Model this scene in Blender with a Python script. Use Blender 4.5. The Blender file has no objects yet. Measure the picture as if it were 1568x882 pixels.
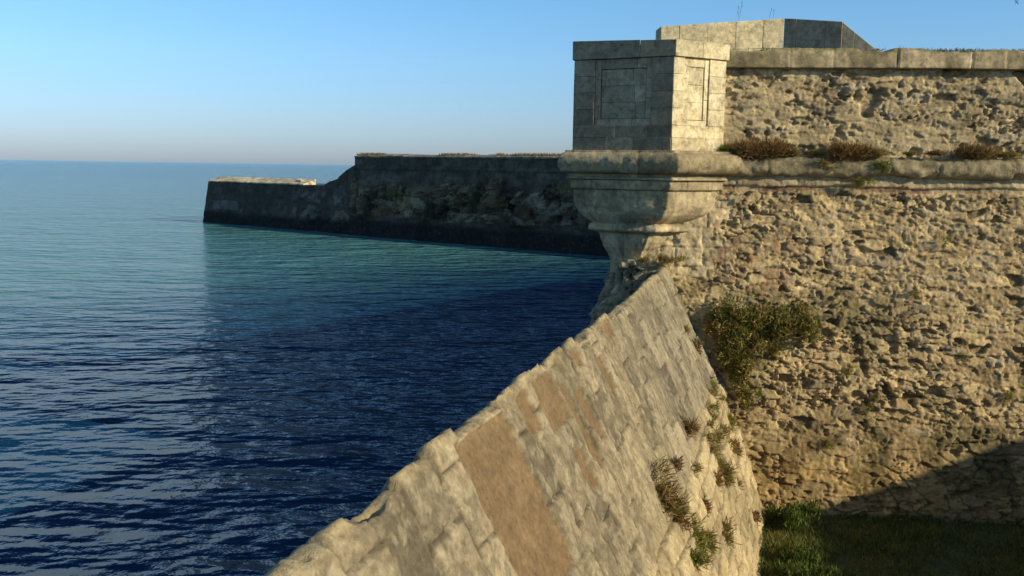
import bpy, bmesh, math, random
import numpy as np
from mathutils import Vector, Matrix
random.seed(7); rng=np.random.default_rng(7)
scene=bpy.context.scene
SUN_AZ=62.0; SUN_EL=22.0   # azimuth measured from -Y towards +X
SEA=-7.0; GROUND=-6.3

# ---------------------------------------------------------------- helpers
def link(o,parent=None):
    scene.collection.objects.link(o)
    if parent: o.parent=parent
    return o
def empty(name):
    e=bpy.data.objects.new(name,None); e.empty_display_size=.3
    return link(e)
def frac(a): return a-np.floor(a)
def h2(ix,iy,seed): return frac(np.sin(ix*127.1+iy*311.7+seed*74.7)*43758.5453)
def vn(x,y,seed=0):
    ix=np.floor(x); iy=np.floor(y); fx=x-ix; fy=y-iy
    fx=fx*fx*(3-2*fx); fy=fy*fy*(3-2*fy)
    a=h2(ix,iy,seed);b=h2(ix+1,iy,seed);c=h2(ix,iy+1,seed);d=h2(ix+1,iy+1,seed)
    return (a*(1-fx)+b*fx)*(1-fy)+(c*(1-fx)+d*fx)*fy
def fbm(x,y,o=4,seed=0):
    s=0;a=.5
    for i in range(o):
        s=s+a*vn(x,y,seed+i*3.3); x=x*2.03+5.1; y=y*2.03+1.7; a*=.5
    return s/(1-.5**o)
def sm(a,b,x):
    t=np.clip((x-a)/(b-a),0,1); return t*t*(3-2*t)
def worley(x,y,seed,p=3.0,jit=.75):
    ix=np.floor(x); iy=np.floor(y)
    F1=np.full(x.shape,9.0);F2=F1.copy();R=np.zeros(x.shape);R2=R.copy();DX=R.copy();DY=R.copy()
    for a in(-2,-1,0,1,2):
        for b in(-1,0,1):
            cx=ix+a; cy=iy+b
            px=cx+.5+(h2(cx,cy,seed)-.5)*jit; py=cy+.5+(h2(cx,cy,seed+1)-.5)*jit*.8
            dx=x-px; dy=y-py
            d=(np.abs(dx)**p+np.abs(dy)**p)**(1/p)
            n=d<F1
            F2=np.where(n,F1,np.minimum(F2,d)); F1=np.where(n,d,F1)
            R=np.where(n,h2(cx,cy,seed+2),R);R2=np.where(n,h2(cx,cy,seed+5),R2)
            DX=np.where(n,dx,DX);DY=np.where(n,dy,DY)
    return F1,F2,R,R2,DX,DY
def mix(a,b,t):
    a=np.asarray(a,float);b=np.asarray(b,float)
    return a*(1-t[...,None])+b*t[...,None]
def rubble(U,Z,seed,w=.33,h=.15,depth=.045,pal=None,holes=.035):
    if pal is None: pal=[(.66,.485,.24),(.55,.40,.20),(.40,.285,.145)]
    wx=U+ (fbm(U*1.3,Z*1.3,2,seed+9)-.5)*.5+(fbm(U*7,Z*7,4,seed+12)-.5)*.12
    wz=Z+ (fbm(U*1.0,Z*1.7,2,seed+19)-.5)*.22+(fbm(U*7,Z*7,4,seed+15)-.5)*.07
    F1,F2,R,R2,DX,DY=worley(wx/w,wz/h,seed,6.0,.9)
    F1b,F2b,Rb,R2b,DXb,DYb=worley(wx/w*2.0,wz/h*1.6,seed+40,5.0,.95)
    small=(R<.40)
    e=np.where(small,np.minimum(F2-F1,(F2b-F1b)*.6),F2-F1)
    r=np.where(small,Rb,R2)
    body=sm(.01,.085,e)
    wash=.5+.8*sm(.38,.62,fbm(U*.7,Z*.9,3,seed+70))
    H=depth*wash*body*(.4+.9*r)+ (DX*(r-.5)*.07+DY*(frac(r*7.3)-.5)*.08)*body
    rg=1-np.abs(fbm(U*11,Z*16,4,seed+3)*2-1)
    H+= (fbm(U*15,Z*19,5,seed+3)-.5)*.05+(rg-.7)*.014
    cav=sm(.60,.70,fbm(U*6,Z*9,4,seed+31))
    H-= cav*.06*wash
    hole=(frac(r*13.7)<holes)
    H=np.where(hole,-.07+(fbm(U*10,Z*10,2,seed)-.5)*.03,H)
    t=frac(r*5.17)
    col=mix(pal[0],pal[1],np.clip(t*2,0,1)); col=col*(1-np.clip(t*2-1,0,1)[...,None])+np.asarray(pal[2])*np.clip(t*2-1,0,1)[...,None]
    col=col*(.76+.48*frac(r*3.3))[...,None]
    g=(frac(r*23.1)<.18)[...,None]; col=np.where(g,col*np.array([.87,.92,1.08]),col)
    mort=np.asarray(pal[1])*.68
    col=mix(mort*np.ones(U.shape+(3,)),col,sm(.0,.09,e))
    col=col*(1-.3*cav)[...,None]
    col=np.where(hole[...,None],col*.45,col)
    return H,col,e,r
def ashlar(U,Z,ch,w,seed,jog=.0):
    row=np.floor(Z/ch); fz=Z/ch-row
    uu=U/w+h2(row,row*0,seed)*3.1
    c=np.floor(uu); fu=uu-c
    s=.5+(h2(c,row,seed+1)-.5)*.5
    R=h2(c,row,seed+2)
    left=fu<s
    R=np.where(left,R,frac(R*7.77+.31))
    eu=np.where(left,np.minimum(fu,s-fu),np.minimum(fu-s,1-fu))*w
    ez=np.minimum(fz,1-fz)*ch
    return np.minimum(eu,ez),R,row
def grid(name,V,C,mat,parent=None,flip=False,smooth=True):
    ny,nx=V.shape[:2]
    idx=np.arange(ny*nx).reshape(ny,nx)
    f=np.stack([idx[:-1,:-1],idx[:-1,1:],idx[1:,1:],idx[1:,:-1]],-1).reshape(-1,4)
    if flip: f=f[:,::-1]
    me=bpy.data.meshes.new(name)
    me.vertices.add(ny*nx); me.vertices.foreach_set('co',V.reshape(-1).astype(np.float32))
    n=len(f); me.loops.add(n*4); me.loops.foreach_set('vertex_index',f.reshape(-1).astype(np.int32))
    me.polygons.add(n); me.polygons.foreach_set('loop_start',np.arange(0,n*4,4,dtype=np.int32))
    me.update(calc_edges=True)
    if smooth: me.polygons.foreach_set('use_smooth',np.ones(n,bool))
    a=me.color_attributes.new('Col','FLOAT_COLOR','POINT')
    c4=np.ones((ny*nx,4),np.float32); c4[:,:3]=np.clip(C.reshape(-1,3),0.01,.9)
    a.data.foreach_set('color',c4.reshape(-1))
    me.materials.append(mat); me.update()
    return link(bpy.data.objects.new(name,me),parent)
def leafmesh(name,c,a,b,cols,mat,parent=None):
    n=len(c)
    V=np.stack([c,c+a*.45+b,c+a,c+a*.45-b],1).reshape(-1,3)
    me=bpy.data.meshes.new(name)
    me.vertices.add(n*4);me.vertices.foreach_set('co',V.reshape(-1).astype(np.float32))
    me.loops.add(n*4);me.loops.foreach_set('vertex_index',np.arange(n*4,dtype=np.int32))
    me.polygons.add(n);me.polygons.foreach_set('loop_start',np.arange(0,n*4,4,dtype=np.int32))
    me.update(calc_edges=True)
    at=me.color_attributes.new('Col','FLOAT_COLOR','POINT')
    c4=np.ones((n*4,4),np.float32);c4[:,:3]=np.repeat(cols,4,0)
    at.data.foreach_set('color',c4.reshape(-1)); me.materials.append(mat);me.update()
    return link(bpy.data.objects.new(name,me),parent)
class Blocks:
    def __init__(s,name,mat,parent=None,bevel=.012):
        s.bm=bmesh.new(); s.l=s.bm.loops.layers.float_color.new('Col'); s.name=name;s.mat=mat;s.parent=parent;s.bev=bevel
    def hexa(s,p,col,jit=.006):
        vs=[s.bm.verts.new(Vector(q)+Vector([random.uniform(-jit,jit) for _ in range(3)])) for q in p]
        for f in((3,2,1,0),(4,5,6,7),(0,1,5,4),(1,2,6,5),(2,3,7,6),(3,0,4,7)):
            fc=s.bm.faces.new([vs[i] for i in f])
            for lp in fc.loops: lp[s.l]=(*col,1)
    def seg(s,P,Q,n,z0,z1,d0,d1,col,z1b=None,jit=.006,back=None):
        P=np.array(P,float);Q=np.array(Q,float);n=np.array(n,float)
        if z1b is None: z1b=z1
        if back is None: back=0
        a=P+n*d1;b=Q+n*d1;c=Q+n*d0;d=P+n*d0
        s.hexa([(a[0],a[1],z0),(b[0],b[1],z0),(c[0],c[1],z0),(d[0],d[1],z0),
                (a[0],a[1],z1),(b[0],b[1],z1b),(c[0],c[1],z1b+back),(d[0],d[1],z1+back)],col,jit)
    def done(s):
        bmesh.ops.recalc_face_normals(s.bm,faces=s.bm.faces)
        bmesh.ops.bevel(s.bm,geom=list(s.bm.edges),offset=s.bev,segments=2,affect='EDGES',profile=.5)
        me=bpy.data.meshes.new(s.name); s.bm.to_mesh(me); s.bm.free(); me.materials.append(s.mat)
        return link(bpy.data.objects.new(s.name,me),s.parent)
def vary(c,a=.15):
    k=1+random.uniform(-a,a); w=random.uniform(-.03,.03)
    return (c[0]*k*(1+w),c[1]*k,c[2]*k*(1-w))

# ---------------------------------------------------------------- materials
def masonry(name,bump=.5,fine=38,dark=(.10,.09,.07),darkamt=.5,pale=(.55,.5,.4),paleamt=.25,rough=.92,scale=1.0,dist=.02,d0=.56,d1=.70):
    m=bpy.data.materials.new(name); m.use_nodes=True; nt=m.node_tree; N=nt.nodes; L=nt.links
    bs=N['Principled BSDF']; bs.inputs['Roughness'].default_value=rough
    bs.inputs['Specular IOR Level'].default_value=.2
    at=N.new('ShaderNodeAttribute'); at.attribute_name='Col'
    tc=N.new('ShaderNodeTexCoord')
    def noise(sc,det=6,r=.6):
        n=N.new('ShaderNodeTexNoise'); n.inputs['Scale'].default_value=sc; n.inputs['Detail'].default_value=det; n.inputs['Roughness'].default_value=r
        L.new(tc.outputs['Object'],n.inputs['Vector']); return n
    def ramp(src,p0,c0,p1,c1):
        r=N.new('ShaderNodeValToRGB'); r.color_ramp.elements[0].position=p0;r.color_ramp.elements[0].color=(c0,c0,c0,1)
        r.color_ramp.elements[1].position=p1;r.color_ramp.elements[1].color=(c1,c1,c1,1); L.new(src,r.inputs['Fac']); return r.outputs['Color']
    def mixn(t,f,a,b):
        x=N.new('ShaderNodeMix'); x.data_type='RGBA'; x.blend_type=t
        if isinstance(f,float): x.inputs[0].default_value=f
        else: L.new(f,x.inputs[0])
        for s,v in((6,a),(7,b)):
            if isinstance(v,tuple): x.inputs[s].default_value=(*v,1)
            else: L.new(v,x.inputs[s])
        return x.outputs[2]
    n1=noise(2.2*scale,7); n2=noise(fine*.35,5,.7); n3=noise(fine*2,3,.6); n4=noise(5*scale,8,.75)
    c=mixn('MULTIPLY',1.0,at.outputs['Color'],ramp(n1.outputs['Fac'],.3,.76,.7,1.14))
    c=mixn('MULTIPLY',.85,c,ramp(n2.outputs['Fac'],.3,.58,.7,1.26))
    c=mixn('MIX',ramp(n4.outputs['Fac'],d0,0,d1,darkamt),c,dark)
    n5=noise(9*scale,9,.8)
    c=mixn('MIX',ramp(n5.outputs['Fac'],.56,0,.66,paleamt),c,pale)
    L.new(c,bs.inputs['Base Color'])
    add=N.new('ShaderNodeMath');add.operation='ADD';L.new(n2.outputs['Fac'],add.inputs[0])
    mu=N.new('ShaderNodeMath');mu.operation='MULTIPLY';mu.inputs[1].default_value=.5;L.new(n3.outputs['Fac'],mu.inputs[0]);L.new(mu.outputs[0],add.inputs[1])
    b=N.new('ShaderNodeBump');b.inputs['Strength'].default_value=bump;b.inputs['Distance'].default_value=dist
    L.new(add.outputs[0],b.inputs['Height']);L.new(b.outputs['Normal'],bs.inputs['Normal'])
    return m
M_rub=masonry('rubble_stone',.9,38,(.17,.12,.06),.45,(.66,.51,.27),.3,dist=.022)
M_ash=masonry('ashlar_stone',.6,30,(.13,.10,.06),.65,(.60,.49,.29),.3,d0=.50,d1=.64)
M_cord=masonry('weathered_moulding_stone',.9,26,(.11,.095,.05),.75,(.48,.38,.22),.35,dist=.03,d0=.5,d1=.66)
M_dam=masonry('dam_cap_stone',.8,60,(.10,.078,.045),.45,(.47,.385,.25),.25,scale=3.2,dist=.014,d0=.55,d1=.64)
M_far=masonry('sea_wall_stone',.6,1.2,(.035,.03,.027),.7,(.22,.195,.155),.4,scale=.3,dist=.15,d0=.48,d1=.6)
def leafmat(name):
    m=bpy.data.materials.new(name); m.use_nodes=True; nt=m.node_tree;N=nt.nodes;L=nt.links
    bs=N['Principled BSDF'];bs.inputs['Roughness'].default_value=.65;bs.inputs['Specular IOR Level'].default_value=.25
    at=N.new('ShaderNodeAttribute');at.attribute_name='Col';L.new(at.outputs['Color'],bs.inputs['Base Color'])
    tr=N.new('ShaderNodeBsdfTranslucent');L.new(at.outputs['Color'],tr.inputs['Color'])
    mx=N.new('ShaderNodeMixShader');mx.inputs[0].default_value=.35
    L.new(bs.outputs[0],mx.inputs[1]);L.new(tr.outputs[0],mx.inputs[2]);L.new(mx.outputs[0],N['Material Output'].inputs['Surface'])
    return m
M_leaf=leafmat('foliage')
def simple(name,c,sc=3,b=.5,c2=None):
    m=bpy.data.materials.new(name); m.use_nodes=True; nt=m.node_tree;N=nt.nodes;L=nt.links
    bs=N['Principled BSDF'];bs.inputs['Roughness'].default_value=.95
    n=N.new('ShaderNodeTexNoise');n.inputs['Scale'].default_value=sc;n.inputs['Detail'].default_value=8;n.inputs['Roughness'].default_value=.7
    tc=N.new('ShaderNodeTexCoord');L.new(tc.outputs['Object'],n.inputs['Vector'])
    r=N.new('ShaderNodeValToRGB');r.color_ramp.elements[0].position=.35;r.color_ramp.elements[1].position=.65
    r.color_ramp.elements[0].color=(*c,1);r.color_ramp.elements[1].color=(*(c2 or tuple(x*1.7 for x in c)),1)
    L.new(n.outputs['Fac'],r.inputs['Fac']);L.new(r.outputs[0],bs.inputs['Base Color'])
    bp=N.new('ShaderNodeBump');bp.inputs['Strength'].default_value=b;bp.inputs['Distance'].default_value=.05
    L.new(n.outputs['Fac'],bp.inputs['Height']);L.new(bp.outputs[0],bs.inputs['Normal'])
    return m
M_soil=simple('grassy_soil',(.04,.055,.015),4,.7,(.09,.09,.03))
M_moss=simple('mossy_top',(.10,.10,.04),3,.7,(.24,.21,.11))
M_bark=simple('bark',(.05,.04,.03),9,.7)

# ---------------------------------------------------------------- bastion walls
bastion=empty('bastion_wall')
SL=-.07
def Yw(X): return 17.2+SL*(X-3.9)
def batter(Z): return np.where(Z<-.1,(-.1-Z)*.14,0.)
CX=2.5
def scarp(name,x0,x1,step,seed=3):
    xs=np.arange(x0,x1+step,step); zs=np.arange(GROUND-.3,.0+step,step)
    U,Z=np.meshgrid(xs,zs)
    H,C,e,r=rubble(U,Z,seed)
    Hb,Cb,eb,rb=rubble(U,Z,seed+33,w=.50,h=.23,depth=.04,holes=.0)
    lw=sm(-4.3,-4.9,Z+(fbm(U*.6,Z*0,3,71)-.5)*1.2); H=H*(1-lw)+Hb*lw; C=mix(C,Cb,lw)
    zb=-.32+.012*np.sin(U*2.3)
    be,bR,_=ashlar(U,Z*0+.05,.1,.62,5)
    inb=np.abs(Z-zb)<.05
    bc=np.where((bR<.5)[...,None],np.array([.30,.185,.11]),np.array([.44,.34,.20]))*(.75+.5*frac(bR*9.1))[...,None]
    H=np.where(inb,-.02+(fbm(U*20,Z*20,3)-.5)*.04,H)
    C=np.where(inb[...,None],bc,C)
    up=(Z>=zb+.05)
    ue,uR,_=ashlar(U,Z*0+.2,.4,1.1,15)
    H=np.where(up,.02+.015*sm(0,.02,ue)+(fbm(U*10,Z*10,4)-.5)*.05,H); C=np.where(up[...,None],np.array([.47,.37,.215])*(.8+.3*uR)[...,None],C)
    qlim=3.75+.35*(np.floor((Z+20)/.36)%2)
    q=(U<qlim) & (Z>-2.0)&(Z<-.5)
    qe,qR,_=ashlar(U+.3,Z+20*.36,.36,.9,11)
    H=np.where(q,.02*sm(0,.03,qe)+.02*qR+(fbm(U*9,Z*9,4)-.5)*.07-.03*sm(.6,.7,fbm(U*4,Z*6,4,91)),H)
    C=np.where(q[...,None],np.array([.62,.49,.28])*(.8+.35*qR)[...,None]*(.8+.4*fbm(U*4,Z*4,4,8))[...,None],C)
    red=sm(.5,.62,fbm(U*2.2+3,Z*2.2,3,8))*np.exp(-((U-4.4)/.9)**2-((Z+1.7)/1.0)**2)
    rc=np.where((frac(r*3.9)<.5)[...,None],np.array([.36,.22,.12]),C)
    C=mix(C,rc,np.clip(red*1.3,0,1))
    big=fbm(U*.55+2,Z*.8,4,77)
    C=C*(.84+.34*big)[...,None]
    C=mix(C,C*.5,.65*sm(.50,.64,fbm(U*.9+9,Z*.8+4,4,31))*sm(-1.2,-3.2,Z))
    ms=sm(.57,.66,fbm(U*1.5+3,Z*1.1+8,5,231))*sm(-1.6,-2.6,Z); C=mix(C,np.array([.15,.135,.055])*np.ones(3),.55*ms)
    dr=sm(.55,.68,fbm(U*2.8,Z*.5,4,331))*sm(-2.2,-.4,Z); C=mix(C,C*.6,.6*dr)
    C=mix(C,np.array([.62,.475,.26])*np.ones(3),.35*sm(.54,.64,fbm(U*1.7,Z*2.1,4,131)))
    foot=sm(-4.6,-5.6,Z); C=mix(C,C*np.array([.8,.74,.62]),foot)
    H=H+(fbm(U*.8,Z*.8,3,60)-.5)*.12
    V=np.stack([U,Yw(U)-batter(Z)-H,Z],-1)
    return grid(name,V,C,M_rub,bastion)
scarp('scarp_face',CX,12.6,.02)
scarp('scarp_face_far',12.58,27,.05)
def left_face(name,z0,z1,x0,y0,seed,bat=True,t1=44):
    ts=np.concatenate([np.arange(0,8,.05),np.arange(8,t1,.3)]); zs=np.arange(z0,z1+.05,.05)
    T,Z=np.meshgrid(ts,zs)
    H,C,e,r=rubble(T,Z,seed)
    H=H*sm(0,.15,T)
    b=batter(Z) if bat else 0*Z
    V=np.stack([x0+.6*T+.8*(-H),y0-b+.8*T+.6*H,Z],-1)
    return grid(name,V,C,M_rub,bastion,flip=True)
left_face('seaward_face',-8,0,CX,Yw(CX)-.02,21)
left_face('seaward_parapet',.2,1.85,3.4,18.2,25,False)
xs=np.arange(3.6,12.6,.02); zs=np.arange(.2,1.90,.02); U,Z=np.meshgrid(xs,zs)
H,C,e,r=rubble(U,Z,90,w=.42,h=.13,depth=.026,pal=[(.63,.48,.26),(.54,.41,.22),(.43,.325,.18)],holes=.015)
pl=sm(.46,.60,fbm(U*1.1,Z*1.8+4,3,51)); H=H*(1-.55*pl)+.012*pl; C=mix(C,np.array([.58,.45,.25])*np.ones(3),.5*pl)
pk=sm(.66,.74,fbm(U*2.3,Z*2.8,3,15))*sm(5.0,6.5,U); H-=pk*.10; C=C*(1-.3*pk)[...,None]
C=C*(.85+.35*fbm(U*.6,Z,3,4))[...,None]
dr=sm(.52,.66,fbm(U*2.4,Z*.6,4,431)); C=mix(C,C*.68,.45*dr)
grid('parapet_face',np.stack([U,Yw(U)+.06-H,Z],-1),C,M_rub,bastion)
b=Blocks('parapet_face_far',M_rub,bastion); b.seg((12.6,Yw(12.6)+.05),(27,Yw(27)+.05),(0,-1),.2,1.88,-.5,0,(.42,.35,.23)); b.done()
def coping(name,x0,x1):
    xs=np.arange(x0,x1,.025); prof=[(-.02,1.86),(.06,1.86),(.085,1.865),(.09,1.88),(.09,1.95),(.09,2.02),(.09,2.09),(.09,2.15),(.085,2.19),(.06,2.215),(0,2.22),(-.2,2.225),(-.45,2.23),(-.8,2.24),(-1.2,2.22)]
    U,I=np.meshgrid(xs,np.arange(len(prof)))
    D=np.array([p[0] for p in prof])[I]; Z=np.array([p[1] for p in prof])[I]
    e,R,_=ashlar(U,Z*0+.5,1.0,1.9,61)
    j=1-sm(0,.016,e)
    top=sm(2.0,2.2,Z)
    D=D+(R-.5)*.02-j*.04+(fbm(U*7,Z*9,4,5)-.5)*.04
    wear=sm(.45,.7,fbm(U*1.4,Z*0,4,6))
    Z=Z+(frac(R*3)-.5)*.015-top*(wear*.06+(fbm(U*9,I*.2,3,66)-.5)*.03)-j*.015*top
    C=np.array([.52,.41,.24])*(.74+.45*frac(R*5))[...,None]*(1-.6*j)[...,None]
    C=mix(C,np.array([.14,.12,.055]),.55*sm(.5,.66,fbm(U*2.4,Z*3,4,41)))
    C=mix(C,np.array([.19,.17,.06]),.8*(I>7)*sm(.35,.55,fbm(U*2,I*.6,3,8)))
    V=np.stack([U,Yw(U)-D,Z],-1); return grid(name,V,C,M_ash,bastion)
coping('coping',3.55,27)
def cordon(name,x0,x1):
    xs=np.arange(x0,x1,.03); a=np.linspace(-100,110,16)*math.pi/180
    U,A_=np.meshgrid(xs,a)
    e,R,_=ashlar(U,A_*0+.5,1.0,2.2,71); j=1-sm(0,.02,e)
    er=sm(.55,.75,fbm(U*1.6,A_*.8,3,14))
    rad=.19+(R-.5)*.012-j*.03+(fbm(U*8,A_*2,4,3)-.5)*.06-er*.045
    V=np.stack([U,Yw(U)-.04-np.cos(A_)*rad*1.05,.08+np.sin(A_)*rad],-1)
    C=np.array([.38,.305,.175])*(.75+.4*frac(R*5))[...,None]*(1-.6*j)[...,None]
    C=mix(C,np.array([.13,.12,.06]),.65*sm(.0,.9,np.sin(A_)*.6+fbm(U*2,A_,3,9)-.3))
    return grid(name,V,C,M_cord,bastion)
cordon('cordon',3.3,27)
def flat(name,pts,mat,parent=None):
    me=bpy.data.meshes.new(name);me.from_pydata(pts,[],[list(range(len(pts)))]);me.materials.append(mat);me.update()
    return link(bpy.data.objects.new(name,me),parent)
flat('terreplein',[(3.9,18.2,2.15),(27,16.6,2.15),(27,45,2.15),(22.5,45,2.15)],M_moss,bastion)

trav=Blocks('masonry',M_ash,None,.010)
def run(P,Q,n,zb,ztP,ztQ,courses,blen,th,col):
    P=np.array(P);Q=np.array(Q);Ln=np.linalg.norm(Q-P)
    for k in range(courses):
        f0=k/courses; f1=(k+1)/courses; t=-.0; first=True
        while t<Ln-.01:
            l=blen*random.uniform(.7,1.3)
            if first and k%2: l*=.5
            first=False
            t2=min(Ln,t+l)
            if Ln-t2<.2: t2=Ln
            a=P+(Q-P)*t/Ln; c=P+(Q-P)*t2/Ln
            za=ztP+(ztQ-ztP)*t/Ln; zc=ztP+(ztQ-ztP)*t2/Ln
            pr=random.uniform(-.005,.005)
            bb=[(a[0]+n[0]*pr,a[1]+n[1]*pr),(c[0]+n[0]*pr,c[1]+n[1]*pr),(c[0]-n[0]*th,c[1]-n[1]*th),(a[0]-n[0]*th,a[1]-n[1]*th)]
            z0a=zb+(za-zb)*f0;z0c=zb+(zc-zb)*f0;z1a=zb+(za-zb)*f1-.003;z1c=zb+(zc-zb)*f1-.003
            trav.hexa([(*bb[0],z0a),(*bb[1],z0c),(*bb[2],z0c),(*bb[3],z0a),(*bb[0],z1a),(*bb[1],z1c),(*bb[2],z1c),(*bb[3],z1a)],vary(col,.10),.003)
            t=t2+.003
run((3.12,20.2),(5.78,20.3),(.04,-1.0),2.0,3.04,3.26,2,.75,.6,(.66,.55,.33))  # sunlit run, sunlight put into the cream colour
run((5.79,20.3),(6.84,19.72),(-.49,-.87),2.0,3.26,3.12,2,.7,.5,(.30,.27,.20))  # run turned from the sun, shade put into its darker colour
run((6.86,19.74),(7.75,19.4),(-.3,-.95),2.0,3.10,2.3,2,.45,.6,(.38,.32,.22))
tw=empty('traverse_wall'); o=trav.done(); o.parent=tw

# ---------------------------------------------------------------- bartizan
bart=empty('bartizan')
A=np.array([2.38,17.85])
P0=np.array([2.80,16.5]);P1=np.array([1.10,17.40]);P2=np.array([1.55,18.8]);PR=np.array([3.86,17.10]);PB=np.array([3.9,18.9])
poly=[P2,P1,P0,PR,PB]
def loft(name,prof,courses,col,mat,seed,step=.03,parent=bart):
    pts=[];us=[];u=0
    for i in range(5):
        a=poly[i];c=poly[(i+1)%5];n=max(2,int(np.linalg.norm(c-a)/step))
        for k in range(n): pts.append(a+(c-a)*k/n);us.append(u+np.linalg.norm(c-a)*k/n)
        u+=np.linalg.norm(c-a)
    pts.append(pts[0]);us.append(u); pts=np.array(pts);us=np.array(us)
    pr=np.array(prof,float); d=np.r_[0,np.cumsum(np.hypot(np.diff(pr[:,0]),np.diff(pr[:,1])*1.4))]
    q=np.arange(0,d[-1],.02); zz=np.interp(q,d,pr[:,0]);ss=np.interp(q,d,pr[:,1])
    U=np.tile(us,(len(zz),1));Z=np.tile(zz[:,None],(1,len(us)));S=np.tile(ss[:,None],(1,len(us)))
    cz=np.array(courses); row=np.searchsorted(cz,Z)
    ez=np.min(np.abs(Z[...,None]-cz),-1)
    w=.95; uu=U/w+h2(row*1.,row*0.,seed)*2; cidx=np.floor(uu); R=h2(cidx,row*1.,seed+1)
    eu=np.minimum(frac(uu),1-frac(uu))*w*S
    j=1-sm(0,.012,np.minimum(eu,ez))
    off=-j*.012+(fbm(U*6,Z*6,4,seed)-.5)*.035+(R-.5)*.005-sm(.62,.7,fbm(U*5,Z*8,4,seed+5))*.015
    S2=S+off/1.4
    ax=A[0]-.13*sm(-.5,-1.7,Z); ay=A[1]-.38*sm(-.5,-1.5,Z)
    V=np.stack([ax+(pts[None,:,0]-A[0])*S2,ay+(pts[None,:,1]-A[1])*S2,Z+0*U],-1)
    V[:,-1]=V[:,0]
    C=np.array(col)*(.8+.4*R)[...,None]*(1-.4*j)[...,None]
    C=mix(C,np.array([.15,.12,.07]),.5*sm(.5,.66,fbm(U*3,Z*2,5,seed+9)))
    return grid(name,V,C,mat,parent,flip=True)
tor=[(.33,.9),(.33,1.10)]+[(.10+.19*math.sin(a),1.10+.13*math.cos(a)) for a in np.linspace(1.5,-1.5,14)]+[(-.10,1.05),(-.16,1.05)]
loft('cordon_ring',tor,[-.5,.7],(.43,.34,.195),M_cord,3)
corb=[(-.16,1.07),(-.20,1.07),(-.22,1.02),(-.38,1.01),(-.40,.965),(-.46,.97),(-.52,.97),(-.60,.963),(-.68,.945),(-.76,.91),(-.84,.86),(-.91,.79),(-.97,.71),(-1.01,.64),(-1.03,.665),(-1.06,.69),(-1.10,.70),(-1.14,.69),(-1.17,.64),(-1.19,.57),(-1.22,.52),(-1.35,.47),(-1.48,.41),(-1.58,.35),(-1.68,.31),(-1.98,.29)]
loft('corbel',corb,[-1.5,-1.19,-1.02,-.39,-.21],(.49,.39,.225),M_ash,8)
core=Blocks('core',M_ash,bart,.01)
def inset(k): return [A+(p-A)*k for p in poly]
def prism(bl,pl,z0,z1,col):
    vs0=[bl.bm.verts.new((p[0],p[1],z0)) for p in pl];vs1=[bl.bm.verts.new((p[0],p[1],z1)) for p in pl]
    fs=[bl.bm.faces.new(vs0[::-1]),bl.bm.faces.new(vs1)]
    for i in range(len(pl)):
        k=(i+1)%len(pl); fs.append(bl.bm.faces.new([vs0[i],vs0[k],vs1[k],vs1[i]]))
    for f in fs:
        for lp in f.loops: lp[bl.l]=(*col,1)
prism(core,inset(.90),.2,2.18,(.25,.21,.14)); core.done()
box=Blocks('ashlar_box',M_ash,bart,.006)
def face_rects(Pa,Pb,rects,col):
    d=Pb-Pa;Ln=np.linalg.norm(d);d=d/Ln;n=np.array([d[1],-d[0]])
    for (u0,u1,z0,z1,pr,tone) in rects:
        g=.002
        c=vary((col[0]*tone,col[1]*tone,col[2]*tone),.16)
        box.seg(Pa+d*(u0*Ln+g),Pa+d*(u1*Ln-g),n,z0+g,z1-g,-.16,pr,c,jit=.002)
def subdiv(u0,u1,z0,z1,nu,nz,pr,tone,stag=True,rp=.004):
    out=[];hs=np.linspace(z0,z1,nz+1)
    for k in range(nz):
        cuts=[u0]+sorted([u0+(u1-u0)*((i+ (random.uniform(.3,.7) if stag else 0))/nu) for i in range(1,nu)] )+[u1]
        for a,c in zip(cuts[:-1],cuts[1:]): out.append((a,c,hs[k],hs[k+1],pr+random.uniform(-rp,rp),tone*random.uniform(.9,1.1)))
    return out
ZC=1.975
colL=(.38,.31,.20)  # shaded left face: shade worked into a darker stone colour
L_=[]
L_+=subdiv(0,1,.33,.56,4,1,.016,.8,rp=.008)+subdiv(0,1,.56,.78,3,1,.012,.75,rp=.008)
L_+=subdiv(0,.215,.78,ZC,1,4,.0,.85)+subdiv(.79,1,.78,ZC,1,4,.0,.85)
L_+=subdiv(.215,.79,.78,.90,2,1,-.04,1.15)+subdiv(.215,.27,.90,ZC,1,3,-.04,1.15)+subdiv(.73,.79,.90,ZC,1,3,-.04,1.15)+subdiv(.27,.73,1.80,ZC,2,1,-.04,1.15)
L_+=subdiv(.275,.725,.905,1.795,2,3,-.075,1.25)
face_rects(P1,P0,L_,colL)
R_=[]
colR=(.74,.61,.37)  # sunlit face: same stone, sunlight worked into a paler colour
R_+=subdiv(0,1,.33,.56,2,1,.012,1)+subdiv(0,1,.56,.78,2,1,.008,1)
R_+=subdiv(0,.20,.78,ZC,1,4,.0,1.0)+subdiv(.68,1,.78,ZC,1,4,.0,1.05)
R_+=subdiv(.20,.68,.78,.88,1,1,-.03,1)+subdiv(.20,.30,.88,ZC,1,3,-.03,1.05)+subdiv(.60,.68,.88,ZC,1,3,-.03,1.0)+subdiv(.30,.60,1.82,ZC,1,1,-.03,1)
R_+=subdiv(.305,.595,.885,1.815,1,3,-.05,.95)
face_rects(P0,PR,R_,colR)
face_rects(P2,P1,subdiv(0,1,.33,ZC,3,5,0,.95),colL)
face_rects(PR,PB,subdiv(.02,1,.33,ZC,3,5,0,1),colL)
face_rects(PB,P2,subdiv(.02,.98,.33,ZC,4,5,0,1),colL)
capo=inset(1.03);capi=inset(.86)
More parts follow.
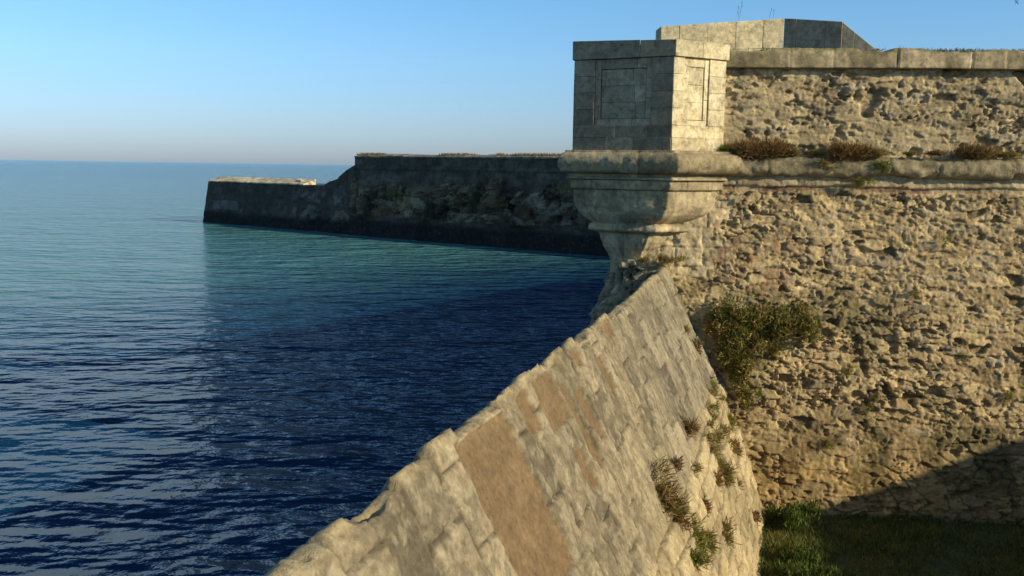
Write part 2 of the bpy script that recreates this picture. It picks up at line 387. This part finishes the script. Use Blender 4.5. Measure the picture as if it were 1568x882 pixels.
for i in range(5):
    a,c=capo[i],capo[(i+1)%5];ai,ci=capi[i],capi[(i+1)%5];n=3 if i in(1,) else 2
    for k in range(n):
        f0=k/n+.001;f1=(k+1)/n-.001
        q=[a+(c-a)*f0,a+(c-a)*f1,ai+(ci-ai)*f1,ai+(ci-ai)*f0]
        zl=lambda p: 2.26+ .06*(2.8-p[0])/1.7 if p[0]<2.8 else 2.26
        box.hexa([(*p,ZC+.005) for p in q]+[(*p,zl(p)) for p in q],vary((.36,.30,.20) if i!=2 else (.64,.53,.32),.08),.003)  # cap stones painted paler over the sunlit face
box.done()
prt=Blocks('roof_slab',M_ash,bart,.01); prism(prt,inset(.87),2.185,2.23,(.3,.27,.18)); prt.done()

# rough stub of masonry closing the gap between dam crest and salient: one continuous rubble surface
ang=np.linspace(math.radians(95),math.radians(330),110); zs=np.arange(-4.6,-1.70,.03)
AN,Z=np.meshgrid(ang,zs)
UU=AN*.9
Hs,Cs,es,rs_=rubble(UU,Z,301,w=.26,h=.17,depth=.07,pal=[(.44,.34,.20),(.36,.28,.165),(.29,.225,.13)])
flare=np.clip(-1.85-Z,0,9)*.42
rad=.42+flare+Hs+(fbm(UU*2,Z*2,4,5)-.5)*.22
rad=rad*sm(-1.66,-1.86,Z+(fbm(UU*3,Z*0,3,8)-.5)*.12)**.35
Zt=Z+.05*(fbm(UU*4,Z*0+3,3,12)-.5)*sm(-2.2,-1.8,Z)
Vb=np.stack([2.42+np.cos(AN)*rad,17.35+np.sin(AN)*rad*.75,Zt],-1)
grid('rubble_buttress',Vb,Cs,M_rub)
but=Blocks('loose_rubble',M_rub,None,.03)
for i in range(16):
    x=random.uniform(2.05,2.95);y=random.uniform(16.9,17.15);s=random.uniform(.04,.09);z=-1.80+random.uniform(0,.08)
    but.hexa([(x-s,y-s,z-s*.6),(x+s,y-s,z-s*.6),(x+s,y+s,z-s*.6),(x-s,y+s,z-s*.6),(x-s*.8,y-s*.8,z+s*.5),(x+s*.8,y-s*.7,z+s*.4),(x+s*.7,y+s,z+s*.5),(x-s,y+s*.8,z+s*.5)],vary((.52,.41,.24),.2),.03)
but.done()

# ---------------------------------------------------------------- dam (batardeau)
D0=np.array([2.92,17.2]);dd=np.array([-.290,-.957]);dn=np.array([.957,-.290]);RZ=-1.81
ss=np.arange(-.5,18.6,.019)
tt=np.concatenate([-np.arange(7.2,.3,-.2),-np.arange(.3,.01,-.03),np.arange(0,5.3,.021)])
kp=np.array([(0,RZ),(1.15,-4.1),(1.30,-4.45),(1.52,-5.0),(1.78,-5.7),(1.98,-6.3),(2.15,-6.9)])
kd=np.r_[0,np.cumsum(np.hypot(np.diff(kp[:,0]),np.diff(kp[:,1])))]
lp=np.array([(0,RZ),(-1.15,-4.1),(-1.3,-9.2)]);ld=np.r_[0,np.cumsum(np.hypot(np.diff(lp[:,0]),np.diff(lp[:,1])))]
ho=np.where(tt>=0,np.interp(tt,kd,kp[:,0]),np.interp(-tt,ld,lp[:,0]))
zo=np.where(tt>=0,np.interp(tt,kd,kp[:,1]),np.interp(-tt,ld,lp[:,1]))
gh=np.gradient(ho,tt);gz=np.gradient(zo,tt); nl=np.hypot(gh,gz); nh=-gz/nl; nz=gh/nl
S,T=np.meshgrid(ss,tt); HO=ho[:,None]+0*S;ZO=zo[:,None]+0*S;NH=nh[:,None]+0*S;NZ=nz[:,None]+0*S
at=np.abs(T)
Sw=S+(fbm(S*.8,T*.4,2,5)-.5)*.14+ (T*.06)+(fbm(S*9,T*9,3,15)-.5)*.02
Tw=(at+(vn(S*.9,T*0+1,3)-.5)*.10+(fbm(S*9,T*9,3,16)-.5)*.02)
e,R,row=ashlar(Tw,Sw,.46,1.9,17)
cap=at<2.45
H=np.where(cap,.030*sm(0,.022,e)+(R-.5)*.036,0)
H=H+(fbm(S*4,T*4,5,2)-.5)*.028+(fbm(S*18,T*18,4,4)-.5)*.020
H-=sm(.58,.68,fbm(S*7,T*7,5,90))*.016
base=mix(np.array([.165,.135,.088]),np.array([.42,.335,.205]),R)*(.88+.24*frac(R*5.3))[...,None]
C=base*(1-.72*(1-sm(0.002,.024,e)))[...,None]
C=C*(.84+.36*fbm(S*1.1,T*1.3,5,233))[...,None]
lich=sm(.52,.58,fbm(S*9,T*9,6,33)); C=mix(C,np.array([.47,.395,.25]),.4*lich)
dk=sm(.56,.63,fbm(S*9.5,T*8.0,6,133)); C=mix(C,np.array([.10,.080,.048]),.4*dk)
stn=sm(.54,.66,fbm(S*1.4,T*.7,5,533)); C=mix(C,np.array([.15,.118,.065]),.35*stn)
gr=sm(8.0,3.0,S); C=mix(C,C*np.array([.86,.90,.98]),gr*cap)
def patch(s0,s1,t0,t1):
    w=(fbm(S*3,T*3,4,int(s0*10))-.5)*.12
    sw=S+T*.06
    return sm(0,.02,np.minimum(np.minimum(sw-s0,s1-sw),np.minimum(T-t0,t1-T))+w*.35)
pm=0*S
for q in [(10.5,11.65,.10,1.5),(10.75,11.3,1.4,2.4),(9.85,10.2,.08,.5),(9.0,9.7,.10,.62),(8.3,8.6,.45,1.05),(9.15,9.45,.9,1.3),(6.05,6.5,.05,.30),(7.1,7.4,.35,.8),(12.7,13.1,.8,1.6),(7.9,8.2,.1,.3),(8.75,8.98,.3,1.2)]:
    pm=np.maximum(pm,patch(*q))
H=H*(1-pm)+(-.018)*pm+pm*(fbm(S*9,T*9,4,8)-.5)*.012
C=mix(C,np.array([.215,.142,.072])*(.75+.5*fbm(S*3,T*3,5,6))[...,None],pm*.97)
Tl=T+(fbm(S*.9,T*.9,2,44)-.5)*.25; e2,R2,_=ashlar(S+(fbm(S*2,T*2,2,46)-.5)*.2,Tl,.27,.85,23)
Hl=.05*sm(0,.03,e2)+(R2-.5)*.05+(fbm(S*7,T*7,5,12)-.5)*.05
Cl=np.array([.45,.355,.20])*(.7+.5*R2)[...,None]*(1-.65*(1-sm(0,.025,e2)))[...,None]*(.7+.6*fbm(S*1.5,T*1.5,4,3))[...,None]
lo=sm(2.2,2.5,at+(fbm(S*1.5,T*0,3,9)-.5)*.5)
H=H*(1-lo)+Hl*lo; C=C*(1-lo)[...,None]+Cl*lo[...,None]
cr=np.exp(-at/.09); slab=np.floor(Sw/.46); jag=h2(slab,slab*0,17.5)
ZJ=-cr*(.12*jag+.14*np.clip(fbm(S*4.0,S*0,4,70)-.50,0,1)*2*sm(3,9,S)+.03*(fbm(S*14,T*14,3,71))+.08*(1-sm(0,.03,np.minimum(frac(Sw/.46),1-frac(Sw/.46))*.46)))
C=mix(C,np.array([.52,.40,.21]),.8*np.exp(-at/.06)*sm(.3,.6,fbm(S*5,T*5,3,2)+.1))
X=D0[0]+dd[0]*S+dn[0]*(HO+H*NH);Y=D0[1]+dd[1]*S+dn[1]*(HO+H*NH);Zc=ZO+H*NZ+ZJ
grid('stone_dam',np.stack([X,Y,Zc],-1),C,M_dam)
def dampt(s,t,out=.0):
    h=np.interp(t,kd,kp[:,0]);z=np.interp(t,kd,kp[:,1])
    p=D0+dd*s+dn*(h+out); return np.array([p[0],p[1],z])

# ---------------------------------------------------------------- other sides of the ditch
rp=Blocks('rampart_wall',M_rub,None,.05)
rp.hexa([(11.5,-18,-8),(21.4,15.9,-8),(27,15.9,-8),(22,-18,-8),(11.3,-18,0),(21.2,15.9,0),(27,15.9,0),(22,-18,0)],(.4,.34,.22),0); rp.done()
cp=Blocks('counterscarp_wall',M_rub,None,.05)
cp.hexa([(-6,-14,-8),(13,-14,-8),(14,.6,-8),(-6,.4,-8),(-6,-14,-1.7),(13,-14,-1.7),(14,.9,-1.7),(-6,.7,-1.7)],(.4,.34,.22),0); cp.done()

# ---------------------------------------------------------------- ground + grass
gx=np.arange(-1,26,.15);gy=np.arange(-.5,17.6,.15);GX,GY=np.meshgrid(gx,gy)
GZ=GROUND+(fbm(GX*.5,GY*.5,4,3)-.5)*.35
ridgeX=D0[0]-.303*(17.2-GY)+1.4
V=np.stack([np.maximum(GX,ridgeX),GY,GZ],-1)
grid('ground',V,np.ones(V.shape)*.05,M_soil,flip=False)
n=52000
x=rng.uniform(3.2,13,n);y=rng.uniform(10.5,16.6,n); k=x>(D0[0]-.303*(17.2-y)+1.85); x=x[k];y=y[k];n=len(x)
z=GROUND+(fbm(x*.5,y*.5,4,3)-.5)*.35
cl=fbm(x*1.3,y*1.3,3,5); L=(.03+.24*cl**1.5)*rng.uniform(.6,1.4,n)
a=np.stack([rng.normal(0,.55,n),rng.normal(0,.55,n),np.ones(n)],-1)*L[:,None]
th=rng.uniform(0,6.28,n);bw=np.stack([np.cos(th),np.sin(th),0*th],-1)*.008
cc=np.array([.095,.12,.025])*(.5+1.1*rng.random(n))[:,None]+np.array([.10,.065,.015])*((rng.random(n)<.25)|(fbm(x*2,y*2,3,9)>.58))[:,None]
leafmesh('grass',np.stack([x,y,z-.02],-1),a,bw,cc,M_leaf)

# ---------------------------------------------------------------- plants
def tuft(name,c,r,n,l,cols,nrm=(0,-1,0),w=.006,up=.8):
    c=np.array(c,float);nrm=np.array(nrm,float)
    sub=rng.normal(0,1,(max(3,n//60),3))*np.array(r)*.6; si=rng.integers(0,len(sub),n)
    p=c+sub[si]+rng.normal(0,1,(n,3))*np.array(r)*.28
    d=rng.normal(0,.55,(n,3))+nrm*.5+np.array([0,0,up]); d/=np.linalg.norm(d,axis=1)[:,None]
    L=l*rng.uniform(.4,1.2,n); q=rng.normal(0,1,(n,3)); s=np.cross(d,q);s/=np.linalg.norm(s,axis=1)[:,None]
    cols=np.array(cols); ci=rng.integers(0,len(cols),len(sub))[si]; m=rng.random(n)<.35; ci[m]=rng.integers(0,len(cols),m.sum())
    C=cols[ci]*rng.uniform(.6,1.35,n)[:,None]
    leafmesh(name,p,d*L[:,None],s*w,C,M_leaf)
dry=[(.30,.175,.07),(.22,.13,.05),(.36,.24,.10),(.17,.125,.045)]
grn=[(.20,.23,.045),(.27,.28,.065),(.14,.165,.04),(.30,.25,.075)]
olv=[(.30,.24,.075),(.23,.21,.055),(.36,.27,.10)]
for (x0,w_,h_,c_) in [(3.95,.14,.08,grn),(4.35,.28,.13,dry),(4.75,.25,.14,dry),(5.1,.15,.06,olv),(5.5,.12,.04,olv),(5.95,.18,.14,dry),(6.25,.24,.13,dry),(6.6,.2,.07,olv),(7.2,.1,.04,olv),(7.6,.15,.05,dry),(8.35,.26,.12,dry),(8.9,.15,.05,olv)]:
    tuft('ledge_plant',(x0,Yw(x0)-.12,.33),(w_,.05,h_*.6),int(1000*w_/.2),h_*1.8,c_)
tuft('ledge_plant',(6.7,Yw(6.7)-.22,.12),(.14,.03,.08),400,.13,grn,up=0.0)
tuft('ledge_plant',(6.3,Yw(6.3)-.22,-.15),(.12,.03,.10),300,.12,grn,up=-.5)
tuft('ledge_plant',(5.75,Yw(5.75)-.22,.15),(.12,.03,.06),250,.12,olv,up=-.1)
shr=olv+grn+[(.30,.17,.06)]
for (x0,z0,rx,rz,n_) in [(3.95,-2.70,.20,.18,1500),(4.15,-2.8,.28,.25,2800),(4.55,-2.72,.28,.20,2500),(5.0,-2.8,.24,.18,1700),(5.35,-2.7,.20,.16,900),(5.47,-2.95,.14,.16,500),(4.1,-3.25,.20,.28,2200),(4.25,-3.65,.15,.28,1200),(4.6,-3.15,.24,.2,900),(4.35,-4.1,.10,.2,400)]:
    tuft('wall_shrub',(x0,Yw(x0)-(-z0)*.14-.18,z0),(rx,.14,rz),n_,.12,shr,up=.5,w=.012)
for (x0,z0,n_) in [(6.6,-4.3,200),(6.2,-3.7,160),(8.3,-3.2,120),(7.4,-2.2,100),(9.0,-4.0,160),(5.9,-4.9,150),(7.9,-1.2,80)]:
    tuft('wall_weed',(x0,Yw(x0)-(-z0)*.14-.06,z0),(.09,.03,.12),n_,.09,grn+olv,up=.1)
for (s,t,r,n_,l,c_) in [(1.0,1.55,.12,300,.1,dry),(1.3,1.1,.08,160,.09,olv),(1.6,2.35,.15,500,.12,olv),(1.1,2.9,.12,450,.12,olv),(2.0,2.9,.15,500,.13,olv),(1.0,2.2,.1,300,.1,grn),(2.4,2.4,.12,400,.11,olv),(1.6,3.3,.12,400,.12,dry),
    (4.6,2.05,.12,450,.14,dry),(3.6,2.6,.14,500,.14,olv),(3.4,3.1,.16,700,.16,olv),(4.2,3.0,.10,300,.12,dry),(6.1,2.1,.09,220,.10,dry),(4.9,3.5,.14,500,.15,olv),(5.6,2.9,.09,300,.11,dry),(5.3,2.45,.09,260,.11,olv),
    (7.3,2.05,.18,1300,.16,dry+olv),(7.15,2.4,.12,600,.14,dry),(6.7,2.85,.15,800,.14,grn+olv),(6.2,3.2,.12,500,.13,olv),(7.2,2.9,.12,500,.12,grn),(2.6,3.6,.1,300,.11,olv),(1.9,4.3,.1,250,.12,dry),(3.0,2.5,.08,200,.1,olv)]:
    p=dampt(s,t,.03); tuft('wall_weed',p,(r*.8,r*.8,r),n_,l,c_,nrm=(.85,-.25,.3),up=.4,w=.007)
tuft('wall_weed',(2.85,16.80,-1.68),(.2,.1,.06),700,.13,dry+olv)
tuft('wall_weed',(2.45,16.85,-1.68),(.12,.1,.05),250,.10,olv)
for (x0,y0,z0,r) in [(5.0,15.6,-6.15,.22),(4.65,13.9,-6.2,.22),(4.55,13.3,-6.15,.26),(5.4,15.9,-6.2,.16),(4.9,13.2,-6.25,.2)]:
    tuft('ditch_shrub',(x0,y0,z0),(r,r,r*.5),1300,.13,[(.07,.12,.02),(.11,.15,.03),(.08,.09,.02)],nrm=(0,0,1),w=.014)
n=9000;x=rng.uniform(4.5,13,n);k=fbm(x*1.2,x*0,3,88)>.42;x=x[k];n=len(x);y=Yw(x)+rng.uniform(-.06,.9,n)
a=np.stack([rng.normal(0,.5,n),rng.normal(0,.4,n),np.ones(n)],-1)*rng.uniform(.02,.07,n)[:,None]
th=rng.uniform(0,6.28,n);bw=np.stack([np.cos(th),np.sin(th),0*th],-1)*.008
leafmesh('parapet_grass',np.stack([x,y,2.18+0*x],-1),a,bw,np.array([.22,.19,.05])*rng.uniform(.5,1.5,n)[:,None],M_leaf)
def stalks(name,base,h,n,spread=.3):
    c=[];a=[];b_=[]
    for i in range(n):
        p=np.array(base)+rng.normal(0,.03,3)*[1,1,0]; d=np.array([rng.normal(0,spread),rng.normal(0,spread),1]);d/=np.linalg.norm(d); L=h*rng.uniform(.6,1)
        c.append(p);a.append(d*L);b_.append([.004,0,0])
        for j in range(5):
            f=rng.uniform(.5,1);q=p+d*L*f; e_=d*.7+rng.normal(0,.4,3);c.append(q);a.append(e_*h*.14);b_.append([.005,0,.002])
    n=len(c); leafmesh(name,np.array(c),np.array(a),np.array(b_),np.tile([.12,.10,.06],(n,1)),M_leaf)
stalks('dry_weed',(4.80,20.4,3.18),.5,2,.12);stalks('dry_weed',(5.55,20.5,3.22),.3,2,.15);stalks('dry_weed',(7.35,17.9,2.2),.28,2,.15)

# pine tree on the bastion, one bough reaches into the corner of the view
def tube(bm,pts,rad,k=7):
    rings=[]
    for i,p in enumerate(pts):
        d=(pts[min(i+1,len(pts)-1)]-pts[max(i-1,0)]).normalized(); s=d.orthogonal().normalized();t=d.cross(s)
        rings.append([bm.verts.new(p+(s*math.cos(6.283*j/k)+t*math.sin(6.283*j/k))*rad[i]) for j in range(k)])
    for r0,r1 in zip(rings[:-1],rings[1:]):
        for j in range(k): bm.faces.new([r0[j],r0[(j+1)%k],r1[(j+1)%k],r1[j]])
pine=empty('pine_tree'); bm=bmesh.new(); tips=[]
base=Vector((14.0,21.6,2.0)); tr=[base+Vector((.25*math.sin(i*.6),.1*i*.3,i*.8)) for i in range(8)]
tube(bm,tr,[.2*(1-.11*i) for i in range(8)])
def bough(p,d,L,r,depth):
    pts=[p];q=p.copy();dd_=d.normalized()
    for i in range(5):
        q=q+dd_*L/5; dd_=(dd_+Vector([random.uniform(-.18,.18) for _ in range(3)])).normalized(); pts.append(q.copy())
    tube(bm,pts,[r*(1-.17*i) for i in range(6)],5)
    if depth==0: tips.extend(pts[2:]); return
    for i in range(2,6):
        for sgn in(-1,1): bough(pts[i],dd_+Vector([random.uniform(-.9,.9) for _ in range(3)]),L*.42,r*.4,depth-1)
random.seed(11)
bough(Vector((14.0,21.6,4.0)),Vector((-2.6,-.5,-.08)),2.55,.07,1)
for i in range(11):
    an=i*2.4; bough(tr[3+i%5],Vector((math.cos(an),math.sin(an),.35)),1.8,.06,1)
me=bpy.data.meshes.new('trunk');bm.to_mesh(me);bm.free();me.materials.append(M_bark);link(bpy.data.objects.new('trunk',me),pine)
tp=np.array([list(t) for t in tips]);m=26;c=np.repeat(tp,m,0)+rng.normal(0,.05,(len(tp)*m,3));d=rng.normal(0,1,c.shape)+[0,0,.3];d/=np.linalg.norm(d,axis=1)[:,None]
s_=np.cross(d,rng.normal(0,1,c.shape));s_/=np.linalg.norm(s_,axis=1)[:,None]
leafmesh('needles',c,d*.16,s_*.006,np.array([.05,.08,.025])*rng.uniform(.6,1.4,len(c))[:,None],M_leaf,pine)

# ---------------------------------------------------------------- far sea wall and jetty
F0=np.array([-36.0,108.6]);fd=np.array([.783,-.622]);fn=np.array([-.622,-.783])
def farpt(s): return F0+fd*s
fort=empty('harbour_fort_wall')
s0=25.6
ss=np.arange(s0,75,.10);zs=np.arange(-7.6,.86,.09);S,Z=np.meshgrid(ss,zs)
R1,Cc,e,r=rubble(S*.20,Z*.17,130,depth=.05)
e3,R3,_=ashlar(S,Z+20,.5,2.2,12)
roughz=sm(-.8,-2.0,Z+(fbm(S*.25,Z*0,3,4)-.5)*2.8)*sm(-5.4,-4.5,Z+(fbm(S*.3,Z*0+4,3,4)-.5)*.8)
H=roughz*(.1+(fbm(S*.8,Z*.35,5,9)-.42)*2.2*sm(-.8,-2.5,Z))+.03*sm(0,.06,e3)*(1-roughz)+(fbm(S*1.2,Z*1.2,4,2)-.5)*.15
H+=R1*6*roughz
H+=.25*sm(-4.6,-5.0,Z)
bat_=np.clip(-Z,0,9)*.11
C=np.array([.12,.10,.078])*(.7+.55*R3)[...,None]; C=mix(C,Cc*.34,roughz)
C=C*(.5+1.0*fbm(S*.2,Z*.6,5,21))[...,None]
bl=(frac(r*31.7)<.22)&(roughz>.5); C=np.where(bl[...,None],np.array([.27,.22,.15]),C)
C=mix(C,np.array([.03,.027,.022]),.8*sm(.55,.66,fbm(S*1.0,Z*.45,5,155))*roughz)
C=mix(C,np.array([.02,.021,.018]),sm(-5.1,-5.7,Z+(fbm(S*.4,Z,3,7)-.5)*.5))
cor=np.exp(-((Z+.35)/.12)**2); H+=.18*cor
P=F0[None,None]+fd*S[...,None]+fn*(H+bat_)[...,None]
grid('scarp',np.concatenate([P,Z[...,None]],-1),C,M_far,fort)
pb=Blocks('parapet',M_far,fort,.04)
s=s0
while s<75:
    l=random.uniform(1.2,2.4); pb.seg(farpt(s),farpt(s+l-.02),fn,.72,.86+random.uniform(-.03,.05),-1.2,.12,vary((.30,.26,.19),.15),jit=.02,back=.2); s+=l
a=farpt(s0);c=farpt(75);n_=fn
e0=a-fn*.1
pb.hexa([(*(e0),-7.8),(*(c-fn*.1),-7.8),(*(c-fn*8),-7.8),(*(a-fn*8),-7.8),(*(e0),.70),(*(c-fn*.1),.70),(*(c-fn*8),.70),(*(a-fn*8),.70)],(.12,.10,.08),0)
pb.done()
x=rng.uniform(s0,60,3600);k=fbm(x*.5,x*0,3,8)>.5;x=x[k];pp=F0+fd*x[:,None]-fn*rng.uniform(.2,1.2,len(x))[:,None];n=len(x)
leafmesh('fort_grass',np.c_[pp,np.full(n,.9)],np.c_[rng.normal(0,.08,n),rng.normal(0,.08,n),rng.uniform(.08,.36,n)],np.tile([.04,0,0],(n,1)),np.array([.26,.17,.08])*rng.uniform(.5,1.5,n)[:,None],M_leaf,fort)
jet=empty('jetty')
ss=np.arange(0,s0+.5,.12);zs=np.arange(-7.6,-2.2,.10);S,Z=np.meshgrid(ss,zs)
e3,R3,_=ashlar(S,Z+20,.45,2.0,19)
ru=sm(14,18,S)*sm(-2.6,-3.4,Z)
H=.03*sm(0,.05,e3)+(fbm(S*1.2,Z*1.2,4,2)-.5)*.12+ru*(fbm(S*.6,Z*.9,4,9)-.3)*1.0
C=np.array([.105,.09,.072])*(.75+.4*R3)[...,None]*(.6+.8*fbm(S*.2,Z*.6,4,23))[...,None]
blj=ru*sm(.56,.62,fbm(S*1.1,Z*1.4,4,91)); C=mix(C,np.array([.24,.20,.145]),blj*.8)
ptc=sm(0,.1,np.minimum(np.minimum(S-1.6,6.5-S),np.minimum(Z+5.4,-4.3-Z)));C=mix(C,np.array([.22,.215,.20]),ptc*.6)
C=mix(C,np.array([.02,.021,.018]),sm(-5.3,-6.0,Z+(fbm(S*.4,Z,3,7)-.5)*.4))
P=F0[None,None]+fd*S[...,None]+fn*(H+(-2.2-Z)*.11)[...,None]-fd*((-2.2-Z)*.13*(1-S/26))[...,None]
grid('side',np.concatenate([P,Z[...,None]],-1),C,M_far,jet)
jb=Blocks('top',M_far,jet,.03)
s=0
while s<16.2:
    l=random.uniform(1.5,2.5); jb.seg(farpt(s),farpt(s+l-.02),fn,-2.25,-2.12+random.uniform(-.01,.02),-1.6,.10,vary((.78,.62,.38),.05),jit=.01,back=.5); s+=l
jb.seg(farpt(s),farpt(s0+.4),fn,-2.5,-2.2,-7,.0,(.25,.22,.18))
a=farpt(0);c=farpt(s0)
jb.hexa([(*(a+fn*.55-fd*.65),-7.7),(*(c-fn*.1),-7.7),(*(c-fn*7),-7.7),(*(a-fn*7-fd*.6),-7.7),(*(a-fn*.06),-2.24),(*(c-fn*.1),-2.24),(*(c-fn*7),-2.24),(*(a-fn*7),-2.24)],(.12,.105,.09),0)
jb.seg(farpt(15.6),farpt(16.4),fn,-1.99,-1.75,-1.4,-.5,(.42,.38,.3))
def rs(sa,sb,za,zb): 
    p=farpt(sa);q=farpt(sb)
    jb.hexa([(*(p+fn*.03),-3),(*(q+fn*.03),-3),(*(q-fn*4),-3),(*(p-fn*4),-3),(*(p+fn*.03),za),(*(q+fn*.03),zb),(*(q-fn*4),zb),(*(p-fn*4),za)],(.11,.09,.07),.06)
rs(20.6,21.8,-2.2,-1.75);rs(21.8,23.0,-1.75,-1.45);rs(23.0,24.4,-1.3,-.55);rs(24.4,25.6,-.5,.0)
jb.done()

# ---------------------------------------------------------------- sea
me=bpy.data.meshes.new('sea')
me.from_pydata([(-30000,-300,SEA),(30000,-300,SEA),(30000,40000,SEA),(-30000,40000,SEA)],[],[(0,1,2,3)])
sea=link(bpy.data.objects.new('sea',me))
m=bpy.data.materials.new('sea_water');m.use_nodes=True;nt=m.node_tree;N=nt.nodes;L=nt.links
bs=N['Principled BSDF'];bs.inputs['Roughness'].default_value=.13;bs.inputs['IOR'].default_value=1.33;bs.inputs['Specular IOR Level'].default_value=.40
tc=N.new('ShaderNodeTexCoord')
def mapn(sx,sy,rot):
    mp=N.new('ShaderNodeMapping');mp.inputs['Scale'].default_value=(sx,sy,1);mp.inputs['Rotation'].default_value=(0,0,math.radians(rot));L.new(tc.outputs['Object'],mp.inputs['Vector']);return mp
def nz_(mp,sc,det,ro=.55):
    n=N.new('ShaderNodeTexNoise');n.inputs['Scale'].default_value=sc;n.inputs['Detail'].default_value=det;n.inputs['Roughness'].default_value=ro;L.new(mp.outputs[0],n.inputs['Vector']);return n.outputs['Fac']
def math_(op,a,b=None,c=None):
    x=N.new('ShaderNodeMath');x.operation=op
    for i,v in enumerate((a,b,c)):
        if v is None: continue
        if isinstance(v,(int,float)): x.inputs[i].default_value=v
        else: L.new(v,x.inputs[i])
    return x.outputs[0]
w0=nz_(mapn(.4,1,5),.15,2);w1=nz_(mapn(.42,1,14),.75,2,.5);w2=nz_(mapn(.55,1,-26),1.35,2,.5);w3=nz_(mapn(.8,1,40),3.6,3)
hgt=math_('ADD',math_('ADD',math_('MULTIPLY',w1,1.5),math_('MULTIPLY',w2,.85)),math_('ADD',math_('MULTIPLY',w3,.2),math_('MULTIPLY',w0,1.8)))
bp=N.new('ShaderNodeBump');bp.inputs['Strength'].default_value=1;bp.inputs['Distance'].default_value=.80;L.new(hgt,bp.inputs['Height']);L.new(bp.outputs[0],bs.inputs['Normal'])
sep=N.new('ShaderNodeSeparateXYZ');L.new(tc.outputs['Object'],sep.inputs[0])
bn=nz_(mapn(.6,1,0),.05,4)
# fort's shadow painted into the near water as navy; muddy teal beyond the line
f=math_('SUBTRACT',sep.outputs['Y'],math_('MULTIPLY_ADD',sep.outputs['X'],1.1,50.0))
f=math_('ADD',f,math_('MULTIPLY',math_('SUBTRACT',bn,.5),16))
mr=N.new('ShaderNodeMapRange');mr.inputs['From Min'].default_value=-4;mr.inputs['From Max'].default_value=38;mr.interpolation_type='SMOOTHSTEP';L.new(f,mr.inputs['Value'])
mr2=N.new('ShaderNodeMapRange');mr2.inputs['From Min'].default_value=90;mr2.inputs['From Max'].default_value=500;L.new(sep.outputs['Y'],mr2.inputs['Value'])
def mixc(f,a,b):
    x=N.new('ShaderNodeMix');x.data_type='RGBA';L.new(f,x.inputs[0])
    for s,v in((6,a),(7,b)):
        if isinstance(v,tuple):x.inputs[s].default_value=(*v,1)
        else:L.new(v,x.inputs[s])
    return x.outputs[2]
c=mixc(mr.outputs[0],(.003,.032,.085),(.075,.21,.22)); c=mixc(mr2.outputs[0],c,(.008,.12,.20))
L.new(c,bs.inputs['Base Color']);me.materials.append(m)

# ---------------------------------------------------------------- light
az=math.radians(SUN_AZ);el=math.radians(SUN_EL)
Sd=Vector((math.sin(az)*math.cos(el),-math.cos(az)*math.cos(el),math.sin(el)))
sl=bpy.data.lights.new('sun','SUN');sl.energy=5;sl.angle=math.radians(.5);sl.color=(1,.87,.61)
so=link(bpy.data.objects.new('sun',sl));so.rotation_euler=Sd.to_track_quat('Z','Y').to_euler();so.location=(20,-20,30)
w=bpy.data.worlds.new('World');scene.world=w;w.use_nodes=True;nt=w.node_tree
sk=nt.nodes.new('ShaderNodeTexSky');sk.sky_type='NISHITA';sk.sun_disc=False;sk.sun_elevation=el
sk.sun_rotation=math.atan2(Sd.x,Sd.y);sk.air_density=1.0;sk.dust_density=.4;sk.ozone_density=3
bg=nt.nodes['Background'];bg.inputs['Strength'].default_value=.11
tcw=nt.nodes.new('ShaderNodeTexCoord');sp=nt.nodes.new('ShaderNodeSeparateXYZ');nt.links.new(tcw.outputs['Generated'],sp.inputs[0])
rw=nt.nodes.new('ShaderNodeValToRGB');nt.links.new(sp.outputs['Z'],rw.inputs['Fac'])
els=rw.color_ramp.elements;els[0].position=0;els[0].color=(.64,.79,1.26,1);els[1].position=.20;els[1].color=(.92,1.36,1.58,1)
e_=els.new(.05);e_.color=(.82,.99,1.35,1);e_=els.new(.11);e_.color=(.93,1.20,1.48,1);e_=els.new(.7);e_.color=(1,1.04,1.0,1)
mw=nt.nodes.new('ShaderNodeMix');mw.data_type='RGBA';mw.blend_type='MULTIPLY';mw.inputs[0].default_value=1
nt.links.new(sk.outputs[0],mw.inputs[6]);nt.links.new(rw.outputs[0],mw.inputs[7]);nt.links.new(mw.outputs[2],bg.inputs['Color'])

# ---------------------------------------------------------------- camera
cam=bpy.data.cameras.new('camera');co=link(bpy.data.objects.new('camera',cam));scene.camera=co
cam.sensor_width=36;cam.lens=32.14;cam.clip_end=60000;cam.clip_start=.1
co.matrix_world=Matrix.Rotation(math.radians(90-7.55),4,'X')@Matrix.Rotation(math.radians(.84),4,'Z')
scene.view_settings.view_transform='Standard'
try: scene.view_settings.look='None'
except: pass
scene.view_settings.exposure=0
